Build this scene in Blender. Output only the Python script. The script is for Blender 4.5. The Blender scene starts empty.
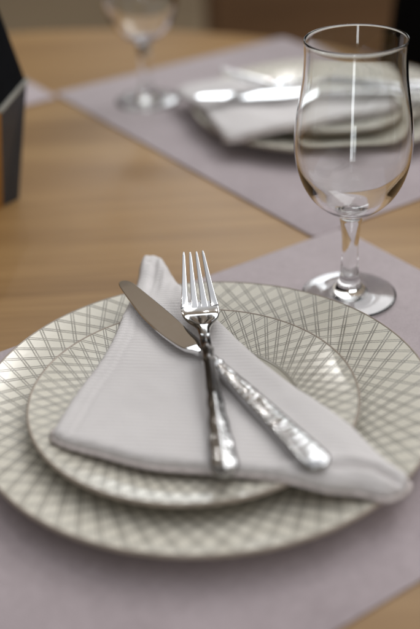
import bpy, bmesh, math, random
from mathutils import Vector, Matrix, noise
from mathutils.geometry import delaunay_2d_cdt

sc = bpy.context.scene
COL = sc.collection
S = 0.01                      # everything below is modelled in centimetres
PI = math.pi

# ------------------------------------------------------------------ camera
cam_d = bpy.data.cameras.new("camera")
cam = bpy.data.objects.new("camera", cam_d)
COL.objects.link(cam)
sc.camera = cam
CAM = Vector((0.5507, -50.4192, 37.3736))
pitch, roll = math.radians(30.852), math.radians(-2.8278)
fwd = Vector((0, math.cos(pitch), -math.sin(pitch)))
rt = Vector((1, 0, 0))
up = rt.cross(fwd)
r2 = math.cos(roll) * rt + math.sin(roll) * up
u2 = -math.sin(roll) * rt + math.cos(roll) * up
m = Matrix((r2, u2, -fwd)).transposed().to_4x4()
m.translation = CAM * S
cam.matrix_world = m
cam_d.sensor_fit = 'VERTICAL'
cam_d.sensor_height = 36.0
cam_d.sensor_width = 24.0
cam_d.lens = 1044.006 / 629 * 36.0
cam_d.clip_start = 0.01
cam_d.clip_end = 60
cam_d.dof.use_dof = True
cam_d.dof.focus_distance = 0.665
cam_d.dof.aperture_fstop = cam_d.lens / 20.0
cam_d.dof.aperture_blades = 0

# ------------------------------------------------------------------ light
sc.view_settings.view_transform = 'Standard'
sc.view_settings.look = 'None'
sc.view_settings.exposure = 0.17
sc.view_settings.gamma = 1.0
sc.cycles.max_bounces = 16
sc.cycles.transmission_bounces = 14
sc.cycles.glossy_bounces = 6
sc.cycles.sample_clamp_indirect = 25.0

w = bpy.data.worlds.new("World")
sc.world = w
w.use_nodes = True
wn, wl = w.node_tree.nodes, w.node_tree.links
wn.clear()
wo = wn.new('ShaderNodeOutputWorld')
wb = wn.new('ShaderNodeBackground')
tc = wn.new('ShaderNodeTexCoord')
sep = wn.new('ShaderNodeSeparateXYZ')
rz = wn.new('ShaderNodeValToRGB')          # dim brown room below, paler ceiling above
rz.color_ramp.elements[0].position = 0.45
rz.color_ramp.elements[0].color = (0.03, 0.023, 0.017, 1)
rz.color_ramp.elements[1].position = 1.0
rz.color_ramp.elements[1].color = (0.90, 0.91, 0.94, 1)
for p_, c_ in ((0.67, (0.05, 0.04, 0.03, 1)), (0.75, (0.25, 0.198, 0.146, 1)), (0.825, (0.30, 0.245, 0.19, 1)), (0.865, (0.55, 0.54, 0.52, 1)), (0.92, (0.86, 0.87, 0.89, 1))):
    e = rz.color_ramp.elements.new(p_); e.color = c_
mz = wn.new('ShaderNodeMath'); mz.operation = 'MULTIPLY_ADD'
mz.inputs[1].default_value = 0.5; mz.inputs[2].default_value = 0.5
rx = wn.new('ShaderNodeValToRGB')          # the room is darker on the left and behind
rx.color_ramp.elements[0].position = 0.12
rx.color_ramp.elements[0].color = (0.15, 0.15, 0.155, 1)
rx.color_ramp.elements[1].position = 0.70
rx.color_ramp.elements[1].color = (1, 1, 1, 1)
mx = wn.new('ShaderNodeMath'); mx.operation = 'MULTIPLY_ADD'
mx.inputs[1].default_value = 0.5; mx.inputs[2].default_value = 0.5
mul = wn.new('ShaderNodeMix'); mul.data_type = 'RGBA'; mul.blend_type = 'MULTIPLY'
mul.inputs['Factor'].default_value = 1.0
wl.new(tc.outputs['Generated'], sep.inputs[0])
wl.new(sep.outputs['Z'], mz.inputs[0]); wl.new(mz.outputs[0], rz.inputs[0])
dt = wn.new('ShaderNodeVectorMath'); dt.operation = 'DOT_PRODUCT'
dt.inputs[1].default_value = (0.70, 0.71, 0.0)
wl.new(tc.outputs['Generated'], dt.inputs[0])
wl.new(dt.outputs['Value'], mx.inputs[0]); wl.new(mx.outputs[0], rx.inputs[0])
wl.new(rz.outputs[0], mul.inputs['A']); wl.new(rx.outputs[0], mul.inputs['B'])
# added fill glow in the world, from behind the camera and from the right
def side_fill(vec, p0, p1, c0, c1, prev):
    d_ = wn.new('ShaderNodeVectorMath'); d_.operation = 'DOT_PRODUCT'
    d_.inputs[1].default_value = vec
    wl.new(tc.outputs['Generated'], d_.inputs[0])
    k_ = wn.new('ShaderNodeMath'); k_.operation = 'MULTIPLY_ADD'
    k_.inputs[1].default_value = 0.5; k_.inputs[2].default_value = 0.5
    wl.new(d_.outputs['Value'], k_.inputs[0])
    r_ = wn.new('ShaderNodeValToRGB')
    for e_, p_, c_ in zip(r_.color_ramp.elements, (p0, p1), (c0, c1)):
        e_.position = p_; e_.color = (*c_, 1)
    wl.new(k_.outputs[0], r_.inputs[0])
    a_ = wn.new('ShaderNodeMix'); a_.data_type = 'RGBA'; a_.blend_type = 'ADD'
    a_.inputs['Factor'].default_value = 1.0
    wl.new(prev, a_.inputs['A']); wl.new(r_.outputs[0], a_.inputs['B'])
    return a_.outputs['Result']


sum_ = side_fill((0, -1, 0), 0.55, 0.80, (0, 0, 0), (0.14, 0.135, 0.13), mul.outputs['Result'])
sum_ = side_fill((1, 0, 0), 0.62, 0.78, (0, 0, 0), (0.30, 0.30, 0.30), sum_)
wl.new(sum_, wb.inputs[0])
wb.inputs[1].default_value = 1.0
wl.new(wb.outputs[0], wo.inputs[0])


def area(name, loc, aim, sx, sy, power, col):
    d = bpy.data.lights.new(name, 'AREA')
    d.shape = 'RECTANGLE'
    d.size, d.size_y = sx * S, sy * S
    d.energy = power
    d.color = col
    o = bpy.data.objects.new(name, d)
    COL.objects.link(o)
    o.location = Vector(loc) * S
    o.rotation_euler = (Vector(aim) - Vector(loc)).to_track_quat('-Z', 'Y').to_euler()
    return o


area("ceiling_panel_light", (92, 140, 150), (0, 20, 0), 150, 100, 15.0, (0.965, 0.985, 1.0))
area("window_light", (14, 430, 158), (0, 20, 0), 110, 52, 9.0, (0.92, 0.97, 1.0))
area("tall_window_light", (-42, -240, 18), (10, 14, 10), 24, 185, 7.0, (0.93, 0.97, 1.0))
for lx, ly in ((-70, 120), (95, 60), (-20, 230), (60, 300), (-150, 250), (150, 210)):
    area("ceiling_spot_light", (lx, ly, 190), (0, 20, 0), 4, 4, 1.6, (1.0, 0.97, 0.93))


# ------------------------------------------------------------------ helpers
def setp(o, label=None, cat=None, group=None, kind=None):
    if label: o['label'] = label
    if cat: o['category'] = cat
    if group: o['group'] = group
    if kind: o['kind'] = kind
    return o


def thing(name, loc, rot=0.0, **k):
    o = bpy.data.objects.new(name, None)
    o.empty_display_size = 0.02
    COL.objects.link(o)
    o.location = Vector(loc) * S
    o.rotation_euler = (0, 0, rot)
    return setp(o, **k)


def mesh(name, verts, faces, mat, parent=None, smooth=True, loc=None, normals=None, auto=None):
    me = bpy.data.meshes.new(name)
    me.from_pydata([Vector(v) * S for v in verts], [], faces)
    me.validate()
    bm = bmesh.new(); bm.from_mesh(me)
    if normals is None:
        bmesh.ops.recalc_face_normals(bm, faces=bm.faces)
    bm.to_mesh(me); bm.free()
    me.polygons.foreach_set('use_smooth', [smooth] * len(me.polygons))
    if auto is not None:
        me.set_sharp_from_angle(angle=math.radians(auto))
    if normals is not None:
        me.normals_split_custom_set_from_vertices(normals)
    mats = mat if isinstance(mat, (list, tuple)) else [mat]
    for k in mats: me.materials.append(k)
    o = bpy.data.objects.new(name, me)
    COL.objects.link(o)
    o.parent = parent
    if loc is not None: o.location = Vector(loc) * S
    return o


def bevel_box(name, sx, sy, sz, c, mat, parent=None, bev=0.3, seg=3, rot=None):
    bm = bmesh.new()
    bmesh.ops.create_cube(bm, size=1)
    for v in bm.verts:
        v.co = Vector((v.co.x * sx, v.co.y * sy, v.co.z * sz))
    bmesh.ops.bevel(bm, geom=list(bm.edges), offset=bev, segments=seg, affect='EDGES', profile=0.5)
    M = Matrix.Translation(Vector(c)) @ (rot.to_4x4() if rot else Matrix())
    bmesh.ops.transform(bm, matrix=M, verts=bm.verts)
    vs = [v.co.copy() for v in bm.verts]
    fs = [[v.index for v in f.verts] for f in bm.faces]
    bm.free()
    return mesh(name, vs, fs, mat, parent, auto=40)


def lathe(profile, n=192, close=False):
    """revolve (r, z) points about z; a point with r = 0 becomes a pole"""
    vs, fs, rows = [], [], []
    for (r, z) in profile:
        if r < 1e-6:
            rows.append([len(vs)] * n); vs.append((0, 0, z))
        else:
            rows.append(list(range(len(vs), len(vs) + n)))
            vs += [(r * math.cos(2 * PI * k / n), r * math.sin(2 * PI * k / n), z) for k in range(n)]
    pairs = list(zip(rows, rows[1:]))
    if close: pairs.append((rows[-1], rows[0]))
    for a, b in pairs:
        for k in range(n):
            q = [a[k], a[(k + 1) % n], b[(k + 1) % n], b[k]]
            u = []
            for i in q:
                if i not in u: u.append(i)
            if len(u) > 2: fs.append(u)
    return vs, fs


def spline(pts, n=8, closed=False):
    """Catmull-Rom through points of any dimension"""
    P = [Vector(p) for p in pts]
    out = []
    L = len(P)
    rng = range(L) if closed else range(L - 1)
    for i in rng:
        if closed:
            a, b, c, d = P[i - 1], P[i], P[(i + 1) % L], P[(i + 2) % L]
        else:
            a, b, c, d = P[max(i - 1, 0)], P[i], P[i + 1], P[min(i + 2, L - 1)]
        for k in range(n):
            t = k / n
            out.append(0.5 * ((2 * b) + (c - a) * t + (2 * a - 5 * b + 4 * c - d) * t * t + (3 * b - a - 3 * c + d) * t ** 3))
    if not closed: out.append(P[-1])
    return out


def interp(tab, s):
    """smooth table lookup (monotone-ish cubic through (s, value))"""
    if s <= tab[0][0]: return tab[0][1]
    if s >= tab[-1][0]: return tab[-1][1]
    for i in range(len(tab) - 1):
        if tab[i][0] <= s <= tab[i + 1][0]:
            x0, y0 = tab[i]; x1, y1 = tab[i + 1]
            h = x1 - x0
            d = (y1 - y0) / h
            m0 = d if i == 0 else _slope(tab, i)
            m1 = d if i == len(tab) - 2 else _slope(tab, i + 1)
            t = (s - x0) / h
            return ((2 * t ** 3 - 3 * t ** 2 + 1) * y0 + (t ** 3 - 2 * t ** 2 + t) * h * m0
                    + (-2 * t ** 3 + 3 * t ** 2) * y1 + (t ** 3 - t ** 2) * h * m1)


def _slope(tab, i):
    d0 = (tab[i][1] - tab[i - 1][1]) / (tab[i][0] - tab[i - 1][0])
    d1 = (tab[i + 1][1] - tab[i][1]) / (tab[i + 1][0] - tab[i][0])
    if d0 * d1 <= 0: return 0.0
    return 2 * d0 * d1 / (d0 + d1)


def loft(rings):
    vs, fs = [], []
    n = len(rings[0])
    for r in rings: vs += [tuple(p) for p in r]
    for i in range(len(rings) - 1):
        for k in range(n):
            a, b = i * n + k, i * n + (k + 1) % n
            fs.append((a, b, b + n, a + n))
    fs.append(tuple(range(n))[::-1])
    fs.append(tuple(range((len(rings) - 1) * n, len(rings) * n)))
    return vs, fs


def dup(root, loc, rot, **k):
    """copy a thing together with its parts and sub-parts"""
    r = root.copy(); COL.objects.link(r)
    r.location = Vector(loc) * S; r.rotation_euler = (0, 0, rot)
    for key in ('label', 'group'):
        if key in k: r[key] = k[key]
    for ch in list(root.children):
        c = ch.copy(); COL.objects.link(c); c.parent = r
        for g in list(ch.children):
            d = g.copy(); COL.objects.link(d); d.parent = c
    return r


# ------------------------------------------------------------------ materials
class NT:
    def __init__(self, name):
        self.m = bpy.data.materials.new(name)
        self.m.use_nodes = True
        self.t = self.m.node_tree
        self.n = self.t.nodes
        self.l = self.t.links
        self.b = self.n['Principled BSDF']
        self.tc = self.n.new('ShaderNodeTexCoord').outputs['Object']

    def set(self, **k):
        for a, v in k.items():
            self.b.inputs[a.replace('_', ' ')].default_value = v

    def math(self, op, a, b=None, c=None, clamp=False):
        x = self.n.new('ShaderNodeMath'); x.operation = op; x.use_clamp = clamp
        for i, v in enumerate((a, b, c)):
            if v is None: continue
            if isinstance(v, (int, float)): x.inputs[i].default_value = v
            else: self.l.new(v, x.inputs[i])
        return x.outputs[0]

    def mapping(self, scale=(1, 1, 1), rot=(0, 0, 0), src=None):
        x = self.n.new('ShaderNodeMapping')
        x.inputs['Scale'].default_value = scale
        x.inputs['Rotation'].default_value = rot
        self.l.new(src or self.tc, x.inputs[0])
        return x.outputs[0]

    def noise(self, scale, detail=4, rough=0.5, src=None, dist=0.0):
        x = self.n.new('ShaderNodeTexNoise')
        x.inputs['Scale'].default_value = scale
        x.inputs['Detail'].default_value = detail
        x.inputs['Roughness'].default_value = rough
        x.inputs['Distortion'].default_value = dist
        self.l.new(src or self.tc, x.inputs['Vector'])
        return x.outputs['Fac']

    def ramp(self, fac, stops):
        x = self.n.new('ShaderNodeValToRGB')
        els = x.color_ramp.elements
        while len(els) < len(stops): els.new(0.5)
        for e_, (p, c) in zip(els, stops):
            e_.position = p; e_.color = (*c, 1)
        self.l.new(fac, x.inputs[0])
        return x.outputs[0]

    def mix(self, fac, a, b):
        x = self.n.new('ShaderNodeMix'); x.data_type = 'RGBA'
        for k, v in (('Factor', fac), ('A', a), ('B', b)):
            if isinstance(v, (int, float)): x.inputs[k].default_value = v
            elif isinstance(v, tuple): x.inputs[k].default_value = (*v, 1)
            else: self.l.new(v, x.inputs[k])
        return x.outputs['Result']

    def bump(self, h, strength=0.3, dist=0.001):
        x = self.n.new('ShaderNodeBump')
        x.inputs['Strength'].default_value = strength
        x.inputs['Distance'].default_value = dist
        self.l.new(h, x.inputs['Height'])
        self.l.new(x.outputs[0], self.b.inputs['Normal'])

    def color(self, c):
        if isinstance(c, tuple): self.b.inputs['Base Color'].default_value = (*c, 1)
        else: self.l.new(c, self.b.inputs['Base Color'])


def wood_mat(name, dark, mid, light, rough=0.40):
    t = NT(name)
    v = t.mapping(scale=(1.6, 26, 26), rot=(0, 0, math.radians(4)))
    broad = t.noise(1.0, 5, 0.55, v, 0.6)
    v2 = t.mapping(scale=(9, 260, 260), rot=(0, 0, math.radians(4)))
    fine = t.noise(1.0, 3, 0.6, v2)
    f = t.math('MULTIPLY_ADD', fine, 0.30, t.math('MULTIPLY', broad, 0.75))
    t.color(t.ramp(f, [(0.32, dark), (0.52, mid), (0.70, light)]))
    t.set(Roughness=rough)
    t.b.inputs['Specular IOR Level'].default_value = 0.42
    t.bump(fine, 0.12, 0.0004)
    return t.m


M_WOOD = wood_mat('light oak veneer', (0.225, 0.122, 0.043), (0.32, 0.184, 0.070), (0.395, 0.240, 0.098))
M_DARKWOOD = wood_mat('brown cabinet wood', (0.19, 0.105, 0.052), (0.25, 0.14, 0.07), (0.31, 0.178, 0.09), 0.5)


def plain(name, col, rough=0.5, metal=0.0, var=0.08, scale=40, bump=0.0, bscale=300):
    t = NT(name)
    n = t.noise(scale, 4, 0.6)
    lo = tuple(c * (1 - var) for c in col); hi = tuple(min(1, c * (1 + var)) for c in col)
    t.color(t.ramp(n, [(0.3, lo), (0.7, hi)]))
    t.set(Roughness=rough, Metallic=metal)
    if bump: t.bump(t.noise(bscale, 3, 0.6), bump, 0.001)
    return t.m


def felt_mat():
    t = NT('mauve felt')
    big = t.noise(14, 3, 0.6)
    fib = t.noise(900, 3, 0.7)
    mid = t.noise(170, 5, 0.75)
    f = t.math('MULTIPLY_ADD', fib, 0.45, t.math('MULTIPLY_ADD', mid, 0.3, t.math('MULTIPLY', big, 0.25)))
    t.color(t.ramp(f, [(0.36, (0.370, 0.310, 0.325)), (0.64, (0.55, 0.475, 0.497))]))
    t.set(Roughness=0.95)
    t.b.inputs['Specular IOR Level'].default_value = 0.15
    t.b.inputs['Sheen Weight'].default_value = 0.5
    t.b.inputs['Sheen Roughness'].default_value = 0.5
    t.bump(fib, 0.35, 0.0006)
    return t.m


M_FELT = felt_mat()


def plate_mat(name, rt_cm, n, rin, rout, gap=0.17, wid=0.11):
    """cream glaze with a printed lattice: two mirrored families of double lines, each tangent to an inner circle"""
    t = NT(name)
    sp = t.n.new('ShaderNodeSeparateXYZ'); t.l.new(t.tc, sp.inputs[0])
    x, y = sp.outputs['X'], sp.outputs['Y']
    r = t.math('SQRT', t.math('ADD', t.math('MULTIPLY', x, x), t.math('MULTIPLY', y, y)))
    th = t.math('ARCTAN2', y, x)
    d = rt_cm * S
    rr = t.math('MAXIMUM', r, d * 1.02)
    a = t.math('ARCCOSINE', t.math('DIVIDE', d, rr))
    perp = t.math('SQRT', t.math('SUBTRACT', t.math('MULTIPLY', rr, rr), d * d))
    wob = t.math('MULTIPLY', t.math('SUBTRACT', t.noise(700, 2), 0.5), 0.0004)
    dash = t.math('MULTIPLY_ADD', t.math('SINE', t.math('MULTIPLY', r, 2 * PI / 0.0016)), 0.30, 0.66)
    tot = None
    for sgn in (-1, 1):
        ph = t.math('MULTIPLY', t.math('MULTIPLY_ADD', a, float(sgn), th), n / (2 * PI))
        fr = t.math('ABSOLUTE', t.math('SUBTRACT', t.math('FRACT', ph), 0.5))
        dist = t.math('MULTIPLY', t.math('MULTIPLY', fr, 2 * PI / n), perp)
        q = t.math('ABSOLUTE', t.math('SUBTRACT', t.math('ADD', dist, wob), gap * S / 2))
        ln = t.math('SUBTRACT', 1.0, t.math('DIVIDE', q, wid * S * 0.5), clamp=True)
        ln = t.math('MULTIPLY', t.math('POWER', ln, 0.6), 1.0 if sgn < 0 else t.math('MULTIPLY_ADD', dash, 0.35, 0.65))
        tot = ln if tot is None else t.math('MAXIMUM', tot, ln)
    zone = t.math('MULTIPLY', t.math('GREATER_THAN', r, rin * S), t.math('LESS_THAN', r, rout * S))
    fac = t.math('MULTIPLY', t.math('MULTIPLY', tot, t.math('MULTIPLY_ADD', t.noise(90, 3), 0.8, 0.5, True)), zone)
    band = t.math('MULTIPLY', t.math('LESS_THAN', t.math('ABSOLUTE', t.math('SUBTRACT', r, rin * S)), 0.0006), 0.6)
    fac = t.math('MAXIMUM', fac, band)
    cream = t.ramp(t.noise(30, 3), [(0.3, (0.69, 0.66, 0.57)), (0.7, (0.74, 0.71, 0.62))])
    t.color(t.mix(t.math('MULTIPLY', fac, 0.95), cream, (0.075, 0.062, 0.046)))
    t.l.new(t.math('MULTIPLY_ADD', fac, 0.15, t.math('MULTIPLY_ADD', t.noise(60, 3), 0.10, 0.15)), t.b.inputs['Roughness'])
    t.b.inputs['Coat Weight'].default_value = 0.25
    t.b.inputs['Coat Roughness'].default_value = 0.12
    t.bump(t.math('MULTIPLY_ADD', fac, -0.6, t.math('MULTIPLY', t.noise(260, 2), 0.5)), 0.20, 0.0006)
    return t.m


M_CHARGER = plate_mat('lattice glaze charger', 7.1, 62, 9.0, 13.36)
M_PLATE = plate_mat('lattice glaze plate', 4.35, 60, 6.15, 9.48, gap=0.15, wid=0.10)
M_LIP = plain('taupe glazed lip', (0.36, 0.30, 0.245), 0.25, 0, 0.12, 90)


def linen_mat():
    t = NT('white linen')
    wv = t.n.new('ShaderNodeTexWave')
    wv.wave_type = 'BANDS'; wv.bands_direction = 'Y'
    wv.inputs['Scale'].default_value = 95
    wv.inputs['Distortion'].default_value = 0.6
    wv.inputs['Detail'].default_value = 2
    t.l.new(t.mapping(rot=(0, 0, math.radians(8))), wv.inputs['Vector'])
    wv2 = t.n.new('ShaderNodeTexWave')
    wv2.wave_type = 'BANDS'; wv2.bands_direction = 'X'
    wv2.inputs['Scale'].default_value = 330
    wv2.inputs['Distortion'].default_value = 0.8
    t.l.new(t.mapping(rot=(0, 0, math.radians(8))), wv2.inputs['Vector'])
    h = t.math('MULTIPLY_ADD', wv.outputs['Fac'], 0.6, t.math('MULTIPLY', wv2.outputs['Fac'], 0.3))
    h = t.math('MULTIPLY_ADD', t.noise(55, 4, 0.6), 1.6, h)
    t.color(t.ramp(t.noise(20, 3), [(0.3, (0.735, 0.705, 0.70)), (0.7, (0.785, 0.757, 0.752))]))
    t.set(Roughness=0.9)
    t.b.inputs['Specular IOR Level'].default_value = 0.2
    t.b.inputs['Sheen Weight'].default_value = 0.15
    t.bump(h, 0.5, 0.0008)
    return t.m


M_LINEN = linen_mat()
M_HEM = plain('pinkish linen hem', (0.74, 0.67, 0.65), 0.9, 0, 0.06, 60, 0.3, 900)


def steel_mat(name, relief=False, rough=0.09, tone=0.74):
    t = NT(name)
    t.set(Metallic=1.0)
    t.color((tone, tone, tone * 1.01))
    n = t.noise(220, 3)
    t.l.new(t.math('MULTIPLY_ADD', n, 0.04, rough - 0.02), t.b.inputs['Roughness'])
    if relief:
        v = t.n.new('ShaderNodeTexVoronoi'); v.feature = 'SMOOTH_F1'
        v.inputs['Scale'].default_value = 260
        v.inputs['Smoothness'].default_value = 0.3
        t.l.new(t.mapping(scale=(1, 0.55, 1)), v.inputs['Vector'])
        wv = t.n.new('ShaderNodeTexWave'); wv.wave_type = 'RINGS'
        wv.inputs['Scale'].default_value = 60
        wv.inputs['Distortion'].default_value = 7
        wv.inputs['Detail'].default_value = 1.5
        wv.inputs['Detail Scale'].default_value = 1.6
        t.l.new(t.tc, wv.inputs['Vector'])
        sp = t.n.new('ShaderNodeSeparateXYZ'); t.l.new(t.tc, sp.inputs[0])
        on = t.math('MULTIPLY', t.math('SUBTRACT', 0.078, sp.outputs['Y']), 50.0, clamp=True)
        h = t.math('MULTIPLY_ADD', wv.outputs['Fac'], 0.6, t.math('MULTIPLY', v.outputs['Distance'], 0.6))
        t.bump(t.math('MULTIPLY', h, on), 0.24, 0.0006)
    return t.m


M_STEEL = steel_mat('polished steel', tone=0.60)
M_BLADE = steel_mat('satin steel blade', rough=0.08)
M_RELIEF = steel_mat('embossed steel', True, 0.17, 0.44)


def glass_mat():
    m_ = bpy.data.materials.new('clear glass')
    m_.use_nodes = True
    n, l = m_.node_tree.nodes, m_.node_tree.links
    n.clear()
    o = n.new('ShaderNodeOutputMaterial')
    g = n.new('ShaderNodeBsdfPrincipled')
    g.inputs['Base Color'].default_value = (0.985, 0.995, 0.99, 1)
    g.inputs['Roughness'].default_value = 0.0
    g.inputs['IOR'].default_value = 1.5
    g.inputs['Transmission Weight'].default_value = 1.0
    tcn = n.new('ShaderNodeTexCoord')
    ns = n.new('ShaderNodeTexNoise'); ns.inputs['Scale'].default_value = 28
    l.new(tcn.outputs['Object'], ns.inputs['Vector'])
    bp = n.new('ShaderNodeBump'); bp.inputs['Strength'].default_value = 0.05
    bp.inputs['Distance'].default_value = 0.002
    l.new(ns.outputs['Fac'], bp.inputs['Height']); l.new(bp.outputs[0], g.inputs['Normal'])
    l.new(g.outputs[0], o.inputs[0])
    return m_


M_GLASS = glass_mat()
M_BLACK = plain('black leatherette', (0.004, 0.004, 0.0045), 0.8, 0, 0.2, 60, 0.2, 400)
M_BLACKFRAME = plain('black painted metal', (0.012, 0.012, 0.013), 0.4)
M_NAVY = plain('dark slate blue card', (0.030, 0.033, 0.040), 0.45, 0, 0.15, 60)
M_LIDBLACK = plain('black gloss card', (0.004, 0.005, 0.007), 0.6, 0, 0.2, 60)
M_ORANGE = plain('orange brown wood', (0.42, 0.20, 0.045), 0.5, 0, 0.18, 50)
for m_ in (M_BLACK, M_LIDBLACK):
    m_.node_tree.nodes['Principled BSDF'].inputs['Specular IOR Level'].default_value = 0.08
M_EDGE = plain('pale edge with painted catch light', (0.33, 0.32, 0.28), 0.5, 0, 0.1, 60)  # pale grey puts the light caught on the holder's edge into its colour
M_FLOOR = plain('taupe floor', (0.185, 0.132, 0.073), 0.8, 0, 0.08, 2.0, 0.1, 60)

# ------------------------------------------------------------------ setting
TX, TY, TR = -20.0, 30.0, 57.0            # round table
TOPZ = 0.0
fl = mesh('floor', [(-1500, -1500, -75), (1500, -1500, -75), (1500, 1500, -75), (-1500, 1500, -75)], [(0, 1, 2, 3)], M_FLOOR)
setp(fl, kind='structure')

tb = thing('dining_table', (TX, TY, -75), label='round light oak dining table laid with mauve placemats', cat='table')
prof = [(0, 72.2), (TR - 1.2, 72.2), (TR - 0.4, 72.6), (TR, 73.2), (TR, 74.4), (TR - 0.15, 74.8), (TR - 0.5, 75.0), (0, 75.0)]
v, f = lathe(prof, 256)
mesh('tabletop', v, f, M_WOOD, tb, auto=30)
v, f = lathe([(0, 2.5), (6, 2.5), (5, 6), (4.5, 40), (5.5, 68), (14, 72.19), (0, 72.19)], 64)
mesh('pedestal', v, f, M_BLACKFRAME, tb, auto=40)
v, f = lathe([(0, 0), (30, 0), (30, 0.8), (28, 1.6), (8, 2.49), (0, 2.49)], 96)
mesh('base', v, f, M_BLACKFRAME, tb, auto=40)

# brown cabinet behind the table
cab = thing('wooden_cabinet', (62, 190, -75), label='dark brown wooden cabinet standing behind the table', cat='cabinet')
bevel_box('body', 118, 45, 116, (0, 0, 64), M_DARKWOOD, cab, 0.6)
bevel_box('plinth', 110, 40, 6, (0, 1, 3), M_BLACKFRAME, cab, 0.3)
for k in (-1, 1):
    dr = bevel_box('door', 57, 1.8, 110, (k * 29, -23.6, 64), M_DARKWOOD, cab, 0.4)
    bevel_box('handle', 1.2, 2, 14, (k * 4, -25.4, 70), M_BLACKFRAME, dr, 0.4)


# ------------------------------------------------------------------ placemats
def placemat(cx, cy, ang, label):
    L, Wd, T, R = 22.5, 15.8, 0.20, 0.5
    bm = bmesh.new()
    pts = []
    for (sx, sy, a0) in ((1, 1, 0), (-1, 1, 90), (-1, -1, 180), (1, -1, 270)):
        for k in range(7):
            a = math.radians(a0 + 15 * k)
            pts.append((sx * (L - R) + R * math.cos(a), sy * (Wd - R) + R * math.sin(a)))
    n = len(pts)
    rings = []
    for (off, z) in ((0.06, 0.004), (0.0, 0.06), (0.0, 0.15), (0.07, 0.2)):
        rings.append([(x * (1 - off / L), y * (1 - off / Wd), z) for x, y in pts])
    v, f = loft(rings)
    o = mesh('placemat', v, f, M_FELT, loc=(cx, cy, 0), auto=50)
    o.rotation_euler = (0, 0, ang)
    return setp(o, label=label, cat='placemat', group='mauve placemats round the table')


A0 = math.atan2(0.54, 0.84)
placemat(0.9, -1.1, A0, 'mauve felt placemat under the nearer plates and the sharp wine glass')
placemat(10.15, 50.45, A0 + PI / 2, 'mauve felt placemat under the blurred far plates')
placemat(-42.3, 60.6, A0, 'mauve felt placemat of which only a corner shows behind the dark holder')


# ------------------------------------------------------------------ plates
def plate(name, R, rin, zr, zin, zw, mat, **k):
    """wide sloped rim, shallow well; z = 0 is the underside of the foot ring"""
    t = thing(name, (0, 0, 0), **k)
    fr = rin * 0.80
    top = [(0, zw), (rin * 0.55, zw), (rin * 0.86, zw + 0.03), (rin * 0.93, zw + 0.10), (rin * 0.975, zin - 0.10), (rin, zin),
           (rin + (R - rin) * 0.33, zin + (zr - zin) * 0.36), (rin + (R - rin) * 0.66, zin + (zr - zin) * 0.70), (R - 0.10, zr)]
    bot = [(R - 0.10, zr - 0.25), (rin + (R - rin) * 0.5, zin + (zr - zin) * 0.5 - 0.32), (rin, zin - 0.38), (rin * 0.93, zw - 0.28),
           (fr + 0.25, 0.12), (fr + 0.15, 0.0), (fr - 0.15, 0.0), (fr - 0.25, 0.14), (fr - 0.6, zw - 0.34), (0, zw - 0.34)]
    top = [tuple(p) for p in spline(top, 6)]
    bot = [tuple(p) for p in spline(bot, 4)]
    v, f = lathe([(max(0, r), z) for r, z in top] + [(max(0, r), z) for r, z in bot], 256)
    mesh('body', v, f, mat, t, auto=60)
    lip = [(R - 0.10 + 0.095 * math.cos(a), zr - 0.12 + 0.15 * math.sin(a)) for a in [2 * PI * i / 14 for i in range(14)]]
    v, f = lathe(lip, 256, close=True)
    mesh('lip', v, f, M_LIP, t)
    return t


MATZ = 0.204
ch = plate('charger_plate', 13.5, 9.0, 1.70, 0.95, 0.55, M_CHARGER, cat='plate', group='cream lattice charger plates',
           label='large cream lattice charger plate lying on the nearer placemat')
ch.location = Vector((0, 0, MATZ)) * S
pl = plate('dessert_plate', 9.6, 6.2, 1.50, 0.85, 0.52, M_PLATE, cat='plate', group='smaller cream lattice plates',
           label='smaller cream lattice plate stacked on the nearer charger under the napkin')
PLZ = MATZ + 0.90
PX, PY = -0.65, -0.98             # the small plate sits a little off centre
pl.location = Vector((PX, PY, PLZ)) * S

FAR, FROT = (13.3, 49.6), math.radians(33)
cF, sF = math.cos(FROT), math.sin(FROT)


def far(x, y):
    return (FAR[0] + cF * x - sF * y, FAR[1] + sF * x + cF * y)


dup(ch, (*FAR, MATZ), FROT, label='large cream charger plate lying on the far placemat')
dup(pl, (*far(PX, PY), PLZ), FROT, label='smaller cream plate stacked on the far charger under its napkin')


# ------------------------------------------------------------------ napkin
def hull_z(x, y, fall=None):
    r0 = math.hypot(x, y); r1 = math.hypot(x - PX, y - PY)
    zi, zo = PLZ + 1.53, MATZ + 1.73
    if r1 < 9.6: return zi - 0.12 * (1 - (r1 / 9.6) ** 2)
    t = min(1, (r1 - 9.6) / 3.9)
    z = zi + (zo - zi) * t
    if r0 > 13.5: z = zo + (fall if fall is not None else 0.14 if y > 0 else -0.12) * (r0 - 13.5)
    return z


def seg_dist(px, py, a, b):
    dx, dy = b[0] - a[0], b[1] - a[1]
    L = dx * dx + dy * dy
    t = 0 if L == 0 else max(0, min(1, ((px - a[0]) * dx + (py - a[1]) * dy) / L))
    return math.hypot(px - a[0] - t * dx, py - a[1] - t * dy)


def poly_dist(px, py, P, closed=True):
    n = len(P)
    return min(seg_dist(px, py, P[i], P[(i + 1) % n]) for i in range(n if closed else n - 1))


def inside(px, py, P):
    c = False
    j = len(P) - 1
    for i in range(len(P)):
        xi, yi = P[i]; xj, yj = P[j]
        if (yi > py) != (yj > py) and px < (xj - xi) * (py - yi) / (yj - yi) + xi: c = not c
        j = i
    return c


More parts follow.
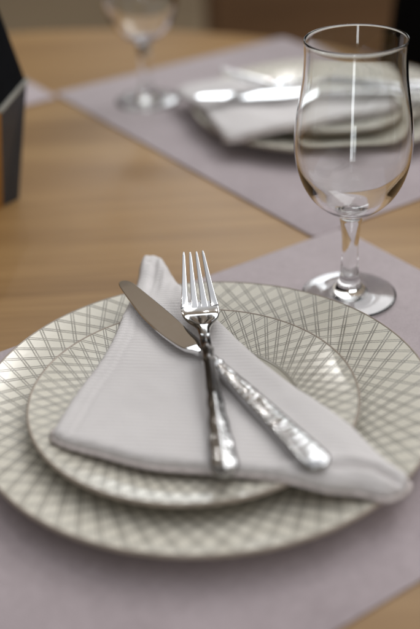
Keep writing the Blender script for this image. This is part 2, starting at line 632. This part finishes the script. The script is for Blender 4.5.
def sheet(outline, base, thick, step):
    """cushion-edged cloth layer over an outline: returns verts and faces of a closed shell"""
    P = [tuple(p) for p in outline]
    pts = list(P)
    xs = [p[0] for p in P]; ys = [p[1] for p in P]
    dist = [0.0] * len(P)
    y = min(ys); row = 0
    while y < max(ys):
        x = min(xs) + (row % 2) * step / 2
        while x < max(xs):
            if inside(x, y, P):
                d = poly_dist(x, y, P)
                if d > step * 0.45:
                    pts.append((x, y)); dist.append(d)
            x += step
        y += step * 0.87; row += 1
    n = len(P)
    res = delaunay_2d_cdt([Vector(p) for p in pts], [(i, (i + 1) % n) for i in range(n)], [], 1, 1e-6)
    V, F, orig = res[0], res[2], res[3]
    dd = [dist[o[0]] if o else 0.0 for o in orig]
    N = len(V)
    vs = [(p.x, p.y, base(p.x, p.y) + thick(p.x, p.y, d)) for p, d in zip(V, dd)]
    bi = {i for i in range(N) if dd[i] == 0.0}
    low = {}
    for i in range(N):
        if i in bi:
            low[i] = i
        else:
            low[i] = len(vs)
            p = V[i]
            vs.append((p.x, p.y, base(p.x, p.y) - 0.02 + 0.02 * min(1, dd[i])))
    fs = [tuple(f_) for f_ in F]
    fs += [tuple(low[i] for i in f_)[::-1] for f_ in F]
    return vs, fs


OUT = [(-4.3, 14.9), (-4.1, 15.8), (-3.5, 16.15), (-2.9, 16.0), (-2.45, 15.3), (-1.9, 13.8), (-1.0, 11.3), (0.4, 8.0), (1.7, 5.2), (3.3, 2.0), (5.0, -0.9), (6.5, -3.0),
       (7.95, -5.3), (9.1, -7.4), (10.1, -8.5), (10.3, -8.75), (10.25, -9.35), (9.7, -9.95), (8.8, -10.25), (7.6, -9.95), (6.16, -9.9), (4.67, -9.4), (2.94, -8.8),
       (0.4, -8.2), (-2.96, -7.5), (-5.66, -6.25), (-7.5, -5.4), (-8.3, -4.7), (-8.3, -3.9), (-7.4, -0.7), (-6.4, 2.0), (-5.6, 5.0),
       (-5.0, 8.7), (-4.6, 11.9), (-4.35, 13.8)]
outl = spline([Vector((*p, 0)) for p in OUT], 7, True)
outl = [(p.x, p.y) for p in outl]
LEFT = [(-8.3, -4.2), (-7.4, -0.7), (-6.4, 2.0), (-5.6, 5.0), (-5.0, 8.7), (-4.6, 11.9), (-4.35, 13.8)]
CREASE = [(4.4, -8.9), (6.0, -8.75), (7.4, -8.65), (8.6, -8.8), (9.4, -9.3), (10.0, -9.7)]
RIDGE = [(-2.9, 13.6), (-0.9, 9.2), (1.4, 4.2), (3.4, 0.4), (5.2, -2.9), (6.8, -6.0), (8.2, -9.0)]


def thick(x, y, d):
    T = 0.44 - 0.06 * max(0, min(1, (-x - 2) / 6))
    wdt = 0.55
    q = min(1, d / wdt)
    z = T * (1 - (1 - q) ** 2.4) ** 0.55 if d > 0 else 0.0
    k = min(1, d / 0.6)
    dl = poly_dist(x, y, LEFT, False)
    z -= k * 0.08 * math.exp(-((dl - 1.25) / 0.14) ** 2)
    z -= k * 0.05 * math.exp(-((dl - 0.75) / 0.10) ** 2)
    dc = poly_dist(x, y, CREASE, False)
    z -= k * 0.42 * math.exp(-(dc / 0.2) ** 2) * max(0.25, min(1, (x - 4.0) / 4))
    z += k * 0.12 * math.exp(-((dc - 0.5) / 0.3) ** 2)
    dr = poly_dist(x, y, RIDGE, False)
    z += k * 0.10 * math.exp(-(dr / 0.8) ** 2)
    # gathers near the far peak
    g = max(0, min(1, (y - 9.5) / 4.5))
    z += k * g * (-0.17 * math.cos((x + 3.25) * 4.4) + 0.09 * math.sin(x * 10.5 - y * 1.3) + 0.25)
    p = Vector((x * 0.28, y * 0.28, 3.1))
    z += k * 0.11 * noise.noise(p) + k * 0.04 * noise.noise(p * 3.3)
    return z


nk = thing('folded_napkin', (0, 0, 0), cat='napkin', group='folded white napkins',
           label='white linen napkin folded to a point, lying on the nearer plates')
v, f = sheet(outl, lambda x, y: hull_z(x, y) + 0.16, thick, 0.19)
nap_top = list(v)
mesh('upper_layer', v, f, M_LINEN, nk)
# lower fold peeping out along the front edge
ctr = (0.5, -1.0)
LOW = [(10.0, -8.5), (10.5, -8.9), (10.4, -9.5), (9.75, -10.15), (8.8, -10.45), (7.55, -10.15), (6.1, -10.02), (4.6, -9.6), (2.9, -9.0),
       (0.35, -8.42), (-3.05, -7.72), (-5.8, -6.45), (-7.65, -5.55), (-8.5, -4.75), (-8.2, -3.6), (-5.0, -3.5), (0, -4.5), (5, -6), (8.5, -7.2)]
lo = [(p.x, p.y) for p in spline([Vector((*p, 0)) for p in LOW], 6, True)]
v, f = sheet(lo, lambda x, y: hull_z(x, y) + 0.03, lambda x, y, d: 0.13 * (1 - (1 - min(1, d / 0.2)) ** 2) ** 0.5 if d > 0 else 0.0, 0.25)
mesh('lower_layer', v, f, M_HEM, nk)


def cloth_z(x, y):
    best, z = 1e9, 0
    for a in nap_top:
        q = (a[0] - x) ** 2 + (a[1] - y) ** 2
        if q < best or (q < best + 1e-9 and a[2] > z): best, z = q, a[2]
    return z


NO = (7.4, 48.0)                       # the far napkin lies off-centre, its corner hanging over the rim


def far_hull(x, y):
    wx, wy = NO[0] + cF * x - sF * y - FAR[0], NO[1] + sF * x + cF * y - FAR[1]
    return hull_z(cF * wx + sF * wy, -sF * wx + cF * wy, -0.16)


nk2 = thing('folded_napkin', (*NO, 0), FROT, cat='napkin', group='folded white napkins',
            label='white linen napkin folded on the far plates under blurred bright cutlery')
outf = [(x, y if y < 9 else 9 + (y - 9) * 0.25) for x, y in outl]
v, f = sheet(outf, lambda x, y: far_hull(x, y) + 0.16, thick, 0.3)
mesh('upper_layer', v, f, M_LINEN, nk2)
v, f = sheet(lo, lambda x, y: far_hull(x, y) + 0.03, lambda x, y, d: 0.13 * (1 - (1 - min(1, d / 0.2)) ** 2) ** 0.5 if d > 0 else 0.0, 0.4)
mesh('lower_layer', v, f, M_HEM, nk2)



# ------------------------------------------------------------------ cutlery
def relief(s, u, seed):
    """embossed scrolls and leaves for the handles, u across (-1..1), s along in cm"""
    a = math.sin(s * 3.1 + seed + 1.9 * math.sin(u * 2.2 + s * 0.9))
    b = math.cos(u * 5.2 + 1.4 * math.sin(s * 2.3 + seed))
    c = noise.noise(Vector((s * 1.7, u * 2.4, seed)))
    return 0.007 * a * b + 0.004 * c


def make_fork():
    """origin under the handle's end, tines towards +y; s runs from the tips (0) to the end (20.1)"""
    L = 20.15
    t = thing('fork', (0, 0, 0), cat='fork', group='forks with embossed handles')
    zt = [(0, 2.42), (1.5, 1.78), (3.0, 1.22), (4.0, 0.88), (4.6, 0.72), (5.1, 0.67), (5.7, 0.75), (6.4, 0.90), (7.2, 1.04), (9, 1.13), (11, 1.02), (14, 0.72), (17, 0.45), (20.15, 0.26)]
    hw = [(0, 0.80), (2, 0.98), (4.0, 1.15), (5.0, 1.19), (5.7, 1.08), (6.3, 0.86), (6.9, 0.56), (7.5, 0.38), (8.4, 0.33), (11, 0.36), (14, 0.46), (17, 0.62), (19.2, 0.74), (20.15, 0.5)]
    vs, fs = [], []

    def add(v, f):
        o = len(vs); vs.extend(v); fs.extend([tuple(i + o for i in q) for q in f])

    def cup(x, s):
        k = 0.16 * max(0, min(1, (7.2 - s) / 2.2))
        return k * (x / 1.15) ** 2

    # tines
    for c in (-0.76, -0.255, 0.255, 0.76):
        rings = []
        for i in range(30):
            s = 4.5 * i / 29
            cx = c * interp(hw, s) * (1.0 if abs(c) < 0.5 else 1.02)
            w_ = interp([(0, 0.04), (0.25, 0.085), (1.5, 0.14), (3.5, 0.215), (4.0, 0.25), (4.5, 0.30)], s)
            h_ = interp([(0, 0.03), (0.4, 0.06), (3, 0.09), (4.5, 0.11)], s)
            z = interp(zt, s)
            ring = []
            for k in range(16):
                a = 2 * PI * k / 16
                ca, sa = math.cos(a), math.sin(a)
                x = cx + w_ * math.copysign(abs(ca) ** 0.7, ca)
                ring.append((x, L - s, z + cup(x, s) + h_ * math.copysign(min(1, abs(sa) * 1.25) ** 0.8, sa)))
            rings.append(ring)
        add(*loft(rings))
    # shoulders down to the neck
    rings = []
    for i in range(34):
        s = 4.0 + (8.3 - 4.0) * i / 33
        h = interp(hw, s)
        if s < 4.4: h *= 0.985
        th = interp([(4.0, 0.07), (4.5, 0.11), (5.8, 0.13), (7.4, 0.19), (8.3, 0.20)], s)
        ring = []
        for k in range(36):
            a = 2 * PI * k / 36
            ca, sa = math.cos(a), math.sin(a)
            x = h * math.copysign(abs(ca) ** 0.75, ca)
            ring.append((x, L - s, interp(zt, s) + cup(x, s) + th * math.copysign(abs(sa) ** 0.8, sa)))
        rings.append(ring)
    add(*loft(rings))
    mesh('fork_head', vs, fs, M_STEEL, t, auto=70)
    rings = []
    n = 190
    for i in range(n):
        s = 8.3 + (L - 8.3) * i / (n - 1)
        h = interp(hw, s)
        e_ = L - s
        if e_ < 0.7: h = interp(hw, L - 0.7) * math.sqrt(max(0.004, 1 - ((0.7 - e_) / 0.7) ** 2))
        th = interp([(8.3, 0.20), (11, 0.16), (16, 0.15), (19.5, 0.14), (20.15, 0.10)], s)
        on = max(0, min(1, (s - 12.6) / 1.2)) * max(0, min(1, e_ / 0.4))
        # raised collars on the neck
        col = 0.07 * math.exp(-((s - 9.9) / 0.10) ** 2) + 0.07 * math.exp(-((s - 10.9) / 0.12) ** 2)
        ring = []
        for k in range(44):
            a = 2 * PI * k / 44
            ca, sa = math.cos(a), math.sin(a)
            x = (h + col) * ca
            zz = (th + col) * math.copysign(min(1, abs(sa) * 1.8) ** 0.8, sa)
            if sa > 0: zz += 0.31 * (1 - abs(ca)) * min(1, (s - 8.3) / 1.5)
            if sa > 0.05 and on > 0:
                zz += on * relief(s, ca, 3.3) * min(1, sa * 2.5)
                x += on * 0.03 * math.sin(s * 4.0) * ca
            ring.append((x, L - s, interp(zt, s) + zz))
        rings.append(ring)
    v, f = loft(rings)
    mesh('handle', v, f, M_RELIEF, t, auto=70)
    return t


def make_knife():
    """origin at the blade tip on the resting plane, handle towards -y; s runs from tip (0) to end (23.2)"""
    L = 23.15
    t = thing('table_knife', (0, 0, 0), cat='knife', group='table knives with embossed handles')
    up_ = [(0, -0.08), (0.06, -0.26), (0.25, -0.45), (0.8, -0.60), (3, -0.70), (6.3, -0.78), (9.2, -0.78), (10.1, -0.72), (10.6, -0.62)]
    lw = [(0, -0.02), (0.08, 0.14), (0.35, 0.30), (1.0, 0.44), (2.6, 0.66), (5.4, 0.92), (7.1, 0.93), (8.6, 0.80), (9.7, 0.58), (10.15, 0.25), (10.6, 0.06)]
    rings = []
    for i in range(90):
        q = i / 89
        s = 10.6 * (q ** 1.5)
        a0, a1 = interp(up_, s), interp(lw, s)
        c, h = (a0 + a1) / 2, max(0.012, (a1 - a0) / 2)
        th = interp([(0, 0.03), (1, 0.055), (7, 0.08), (9.6, 0.12), (10.6, 0.24)], s)
        ring = []
        for k in range(32):
            a = 2 * PI * k / 32
            ca, sa = math.cos(a), math.sin(a)
            x = c + h * ca
            # flat faces with a slim bevelled cutting edge
            ring.append((-x, -s, 0.40 + th * max(-1.0, min(1.0, sa * 3.2))))
        rings.append(ring)
    v, f = loft(rings)
    mesh('blade', v, f, M_BLADE, t, auto=14)
    cu = [(10.6, -0.62), (11.4, -0.60), (12.6, -0.63), (16.5, -0.76), (19.8, -0.78), (21.8, -0.82), (23.15, -0.82)]
    cl = [(10.6, 0.06), (11.4, 0.04), (12.6, 0.14), (16.5, 0.42), (19.8, 0.62), (21.8, 0.76), (23.15, 0.76)]
    rings = []
    n = 210
    for i in range(n):
        s = 10.6 + (L - 10.6) * i / (n - 1)
        e_ = L - s
        a0, a1 = interp(cu, s), interp(cl, s)
        c, h = (a0 + a1) / 2, (a1 - a0) / 2
        if e_ < 0.8: h *= math.sqrt(max(0.004, 1 - ((0.8 - e_) / 0.8) ** 2))
        th = interp([(10.6, 0.24), (11.2, 0.34), (13, 0.33), (20, 0.31), (22.4, 0.28), (23.15, 0.16)], s)
        on = max(0, min(1, (s - 13.0) / 0.8)) * max(0, min(1, e_ / 0.4))
        col = 0.06 * math.exp(-((s - 11.1) / 0.12) ** 2) + 0.06 * math.exp(-((s - 12.3) / 0.14) ** 2)
        ring = []
        for k in range(48):
            a = 2 * PI * k / 48
            ca, sa = math.cos(a), math.sin(a)
            x = c + (h + col) * math.copysign(abs(ca) ** 0.8, ca)
            zz = (th + col) * math.copysign(abs(sa) ** 0.5, sa)
            if sa > 0.05 and on > 0: zz += on * relief(s, ca, 8.1) * 1.15 * min(1, sa * 2.5)
            ring.append((-x, -s, 0.40 + zz))
        rings.append(ring)
    v, f = loft(rings)
    mesh('handle', v, f, M_RELIEF, t, auto=70)
    return t


def lay(o, a, b, za, zb, back, tilt=0.0):
    """put the thing's origin at a, its long axis along a -> b; back: the axis is -y (knife)"""
    d = Vector((b[0] - a[0], b[1] - a[1], zb - za)).normalized()
    y = -d if back else d
    x = y.cross(Vector((0, 0, 1))).normalized()
    z = x.cross(y)
    M_ = Matrix((x, y, z)).transposed().to_4x4() @ Matrix.Rotation(math.radians(tilt), 4, 'Y')
    M_.translation = Vector((a[0], a[1], za)) * S
    o.matrix_world = M_


kn = make_knife()
kn['label'] = 'steel table knife with embossed handle, under the fork on the nearer napkin'
zk = max(cloth_z(4.6, -7.8), cloth_z(3.0, -5.0), cloth_z(5.2, -8.6)) - 0.05
lay(kn, (-5.32, 10.85), (5.92, -9.5), zk + 0.12, zk, True)
print('cloth', zk, cloth_z(0, 0.5), cloth_z(-4.4, 8.6), cloth_z(1, -8), cloth_z(0.9, -6))
fk = make_fork()
fk['label'] = 'steel fork in sharp focus lying across the knife on the nearer napkin'
zf = max(cloth_z(0.9, -7.6), cloth_z(0.9, -6.0)) - 0.12
lay(fk, (0.96, -9.42), (-0.36, 10.7), zf, zk + 0.14, False)

FT = 1.5                               # the far pieces lean on the cloth towards the near side
k2 = dup(kn, (0, 0, 0), 0, label='blurred bright table knife lying on the far napkin')
lay(k2, (0.3, 46.8), (23.3, 45.2), 3.35, 3.55, True, -FT)
f2 = dup(fk, (0, 0, 0), 0, label='blurred bright fork lying beside the knife on the far napkin')
lay(f2, (22.8, 46.9), (3.6, 49.4), 3.4, 3.1, False, -FT)


# ------------------------------------------------------------------ glasses
def make_glass(**k):
    t = thing('stemmed_glass', (0, 0, 0), cat='wine glass', group='stemmed water glasses', **k)
    outer = [(0, 0.14), (1.5, 0.12), (2.7, 0.03), (3.05, 0.0), (3.24, 0.05), (3.32, 0.15), (3.26, 0.25), (2.9, 0.29), (2.1, 0.38), (1.35, 0.58), (0.92, 1.0), (0.74, 1.45),
             (0.62, 2.3), (0.565, 3.5), (0.60, 4.7), (0.68, 5.5), (0.76, 6.0), (0.80, 6.25), (1.15, 6.55), (1.9, 7.0), (2.7, 7.75), (3.3, 8.75), (3.68, 9.9), (3.86, 11.1),
             (3.86, 12.1), (3.74, 13.3), (3.52, 14.6), (3.34, 15.8), (3.26, 16.9), (3.25, 17.8), (3.27, 18.25)]
    inner = [(3.27, 18.25), (3.245, 18.36), (3.19, 18.37), (3.14, 18.25), (3.12, 17.8), (3.13, 16.9), (3.21, 15.8), (3.39, 14.6), (3.61, 13.3), (3.73, 12.1), (3.72, 11.1), (3.53, 9.95), (3.12, 8.95),
             (2.5, 7.95), (1.7, 7.22), (0.8, 6.86), (0, 6.76)]
    pts = [(max(0, p.x), p.y) for p in spline([Vector((*q, 0)) for q in outer + inner[1:]], 5)]
    # analytic normals of the whole profile so that bowl, stem and foot meet without a seam
    nrm = []
    for i in range(len(pts)):
        a = pts[max(0, i - 1)]; b = pts[min(len(pts) - 1, i + 1)]
        d = Vector((b[0] - a[0], b[1] - a[1])).normalized()
        nrm.append(Vector((d.y, -d.x)))
    n = 128
    i1 = next(i for i, p in enumerate(pts) if p[1] > 1.0 - 1e-3 and p[0] < 1.0)
    i2 = next(i for i, p in enumerate(pts) if p[1] > 6.25 - 1e-3 and p[0] < 1.0)
    for nm, (a, b) in (('foot', (0, i1)), ('stem', (i1, i2)), ('bowl', (i2, len(pts) - 1))):
        sub = pts[a:b + 1]
        v, f = lathe(sub, n)
        nr = []
        for (r, z), nn in zip(sub, nrm[a:b + 1]):
            if r < 1e-6: nr.append((0, 0, -1.0 if nm == 'foot' else 1.0))
            else: nr += [(nn.x * math.cos(2 * PI * q / n), nn.x * math.sin(2 * PI * q / n), nn.y) for q in range(n)]
        mesh(nm, v, f, M_GLASS, t, normals=nr)
    return t


gl = make_glass(label='empty stemmed glass in focus on the nearer placemat corner')
gl.location = Vector((10.42, 13.4, MATZ)) * S
dup(gl, (-4.95, 56.6, MATZ), 0.7, label='empty stemmed glass, blurred, on the far placemat beside the dark holder')


# ------------------------------------------------------------------ dark holder at the table centre
hd = thing('table_holder', (0, 0, 0), cat='holder', label='dark holder with black pitched top and orange brown front at the left edge')
B = [(-24, 29.6, 0.02), (-16.85, 31.9, 0.02), (-15.6, 33.4, 0.02), (-23.5, 37, 0.02)]
T = [(-25, 27.5, 8.8), (-15.6, 30.9, 8.8), (-13.9, 35.4, 9.8), (-24, 40, 9.8)]
mesh('body', B + T, [(0, 3, 2, 1), (1, 2, 6, 5), (2, 3, 7, 6), (3, 0, 4, 7), (4, 5, 6, 7), (0, 1, 5, 4)], M_NAVY, hd, smooth=False)
off = Vector((0.3, -0.85, 0)) * 0.25
q0, q1, q2, q3 = [Vector(p) for p in (B[0], B[1], T[1], T[0])]
fr = [q + off * 0.02 for q in (q0, q1, q2, q3)] + [q + off for q in (q0, q1, q2, q3)]
mesh('front_panel', fr, [(0, 1, 2, 3), (4, 7, 6, 5), (0, 4, 5, 1), (1, 5, 6, 2), (2, 6, 7, 3), (3, 7, 4, 0)], M_ORANGE, hd, smooth=False)
ed = []
for p in T: ed.append(Vector(p) + Vector((0, 0, 0.01)))
c = sum(ed, Vector()) / 4
e2 = [p + (p - c).normalized() * 0.22 for p in ed]
ring = e2 + [p + Vector((0, 0, 0.22)) for p in e2]
mesh('rim', ring, [(0, 3, 2, 1), (4, 5, 6, 7), (0, 1, 5, 4), (1, 2, 6, 5), (2, 3, 7, 6), (3, 0, 4, 7)], M_EDGE, hd, smooth=False)
e3 = [p + Vector((0, 0, 0.23)) + (c - p).normalized() * 0.1 for p in ed]
lid = e3 + [Vector((-17.6, 30.2, 18.0)), Vector((-15.3, 33.0, 18.2))]
mesh('pitched_lid', lid, [(0, 1, 4), (1, 2, 5, 4), (2, 3, 5), (3, 0, 4, 5), (0, 3, 2, 1)], M_LIDBLACK, hd, smooth=False)

# ------------------------------------------------------------------ black chair beyond the far setting
ca = math.atan2(0.52, 0.85)
chr_ = thing('dining_chair', (TX + 0.85 * 48, TY + 0.52 * 48, -75), ca, cat='chair', label='black padded dining chair beyond the far plates')
bevel_box('seat', 42, 43, 7, (0, 0, 44.5), M_BLACK, chr_, 2.2, 4)
bevel_box('backrest', 5, 43, 56, (20.5, 0, 78), M_BLACK, chr_, 2.0, 4, Matrix.Rotation(math.radians(7), 3, 'Y'))
for sx in (-17, 17):
    for sy in (-18, 18):
        bevel_box('leg', 3, 3, 41, (sx, sy, 20.5), M_BLACKFRAME, chr_, 0.4)
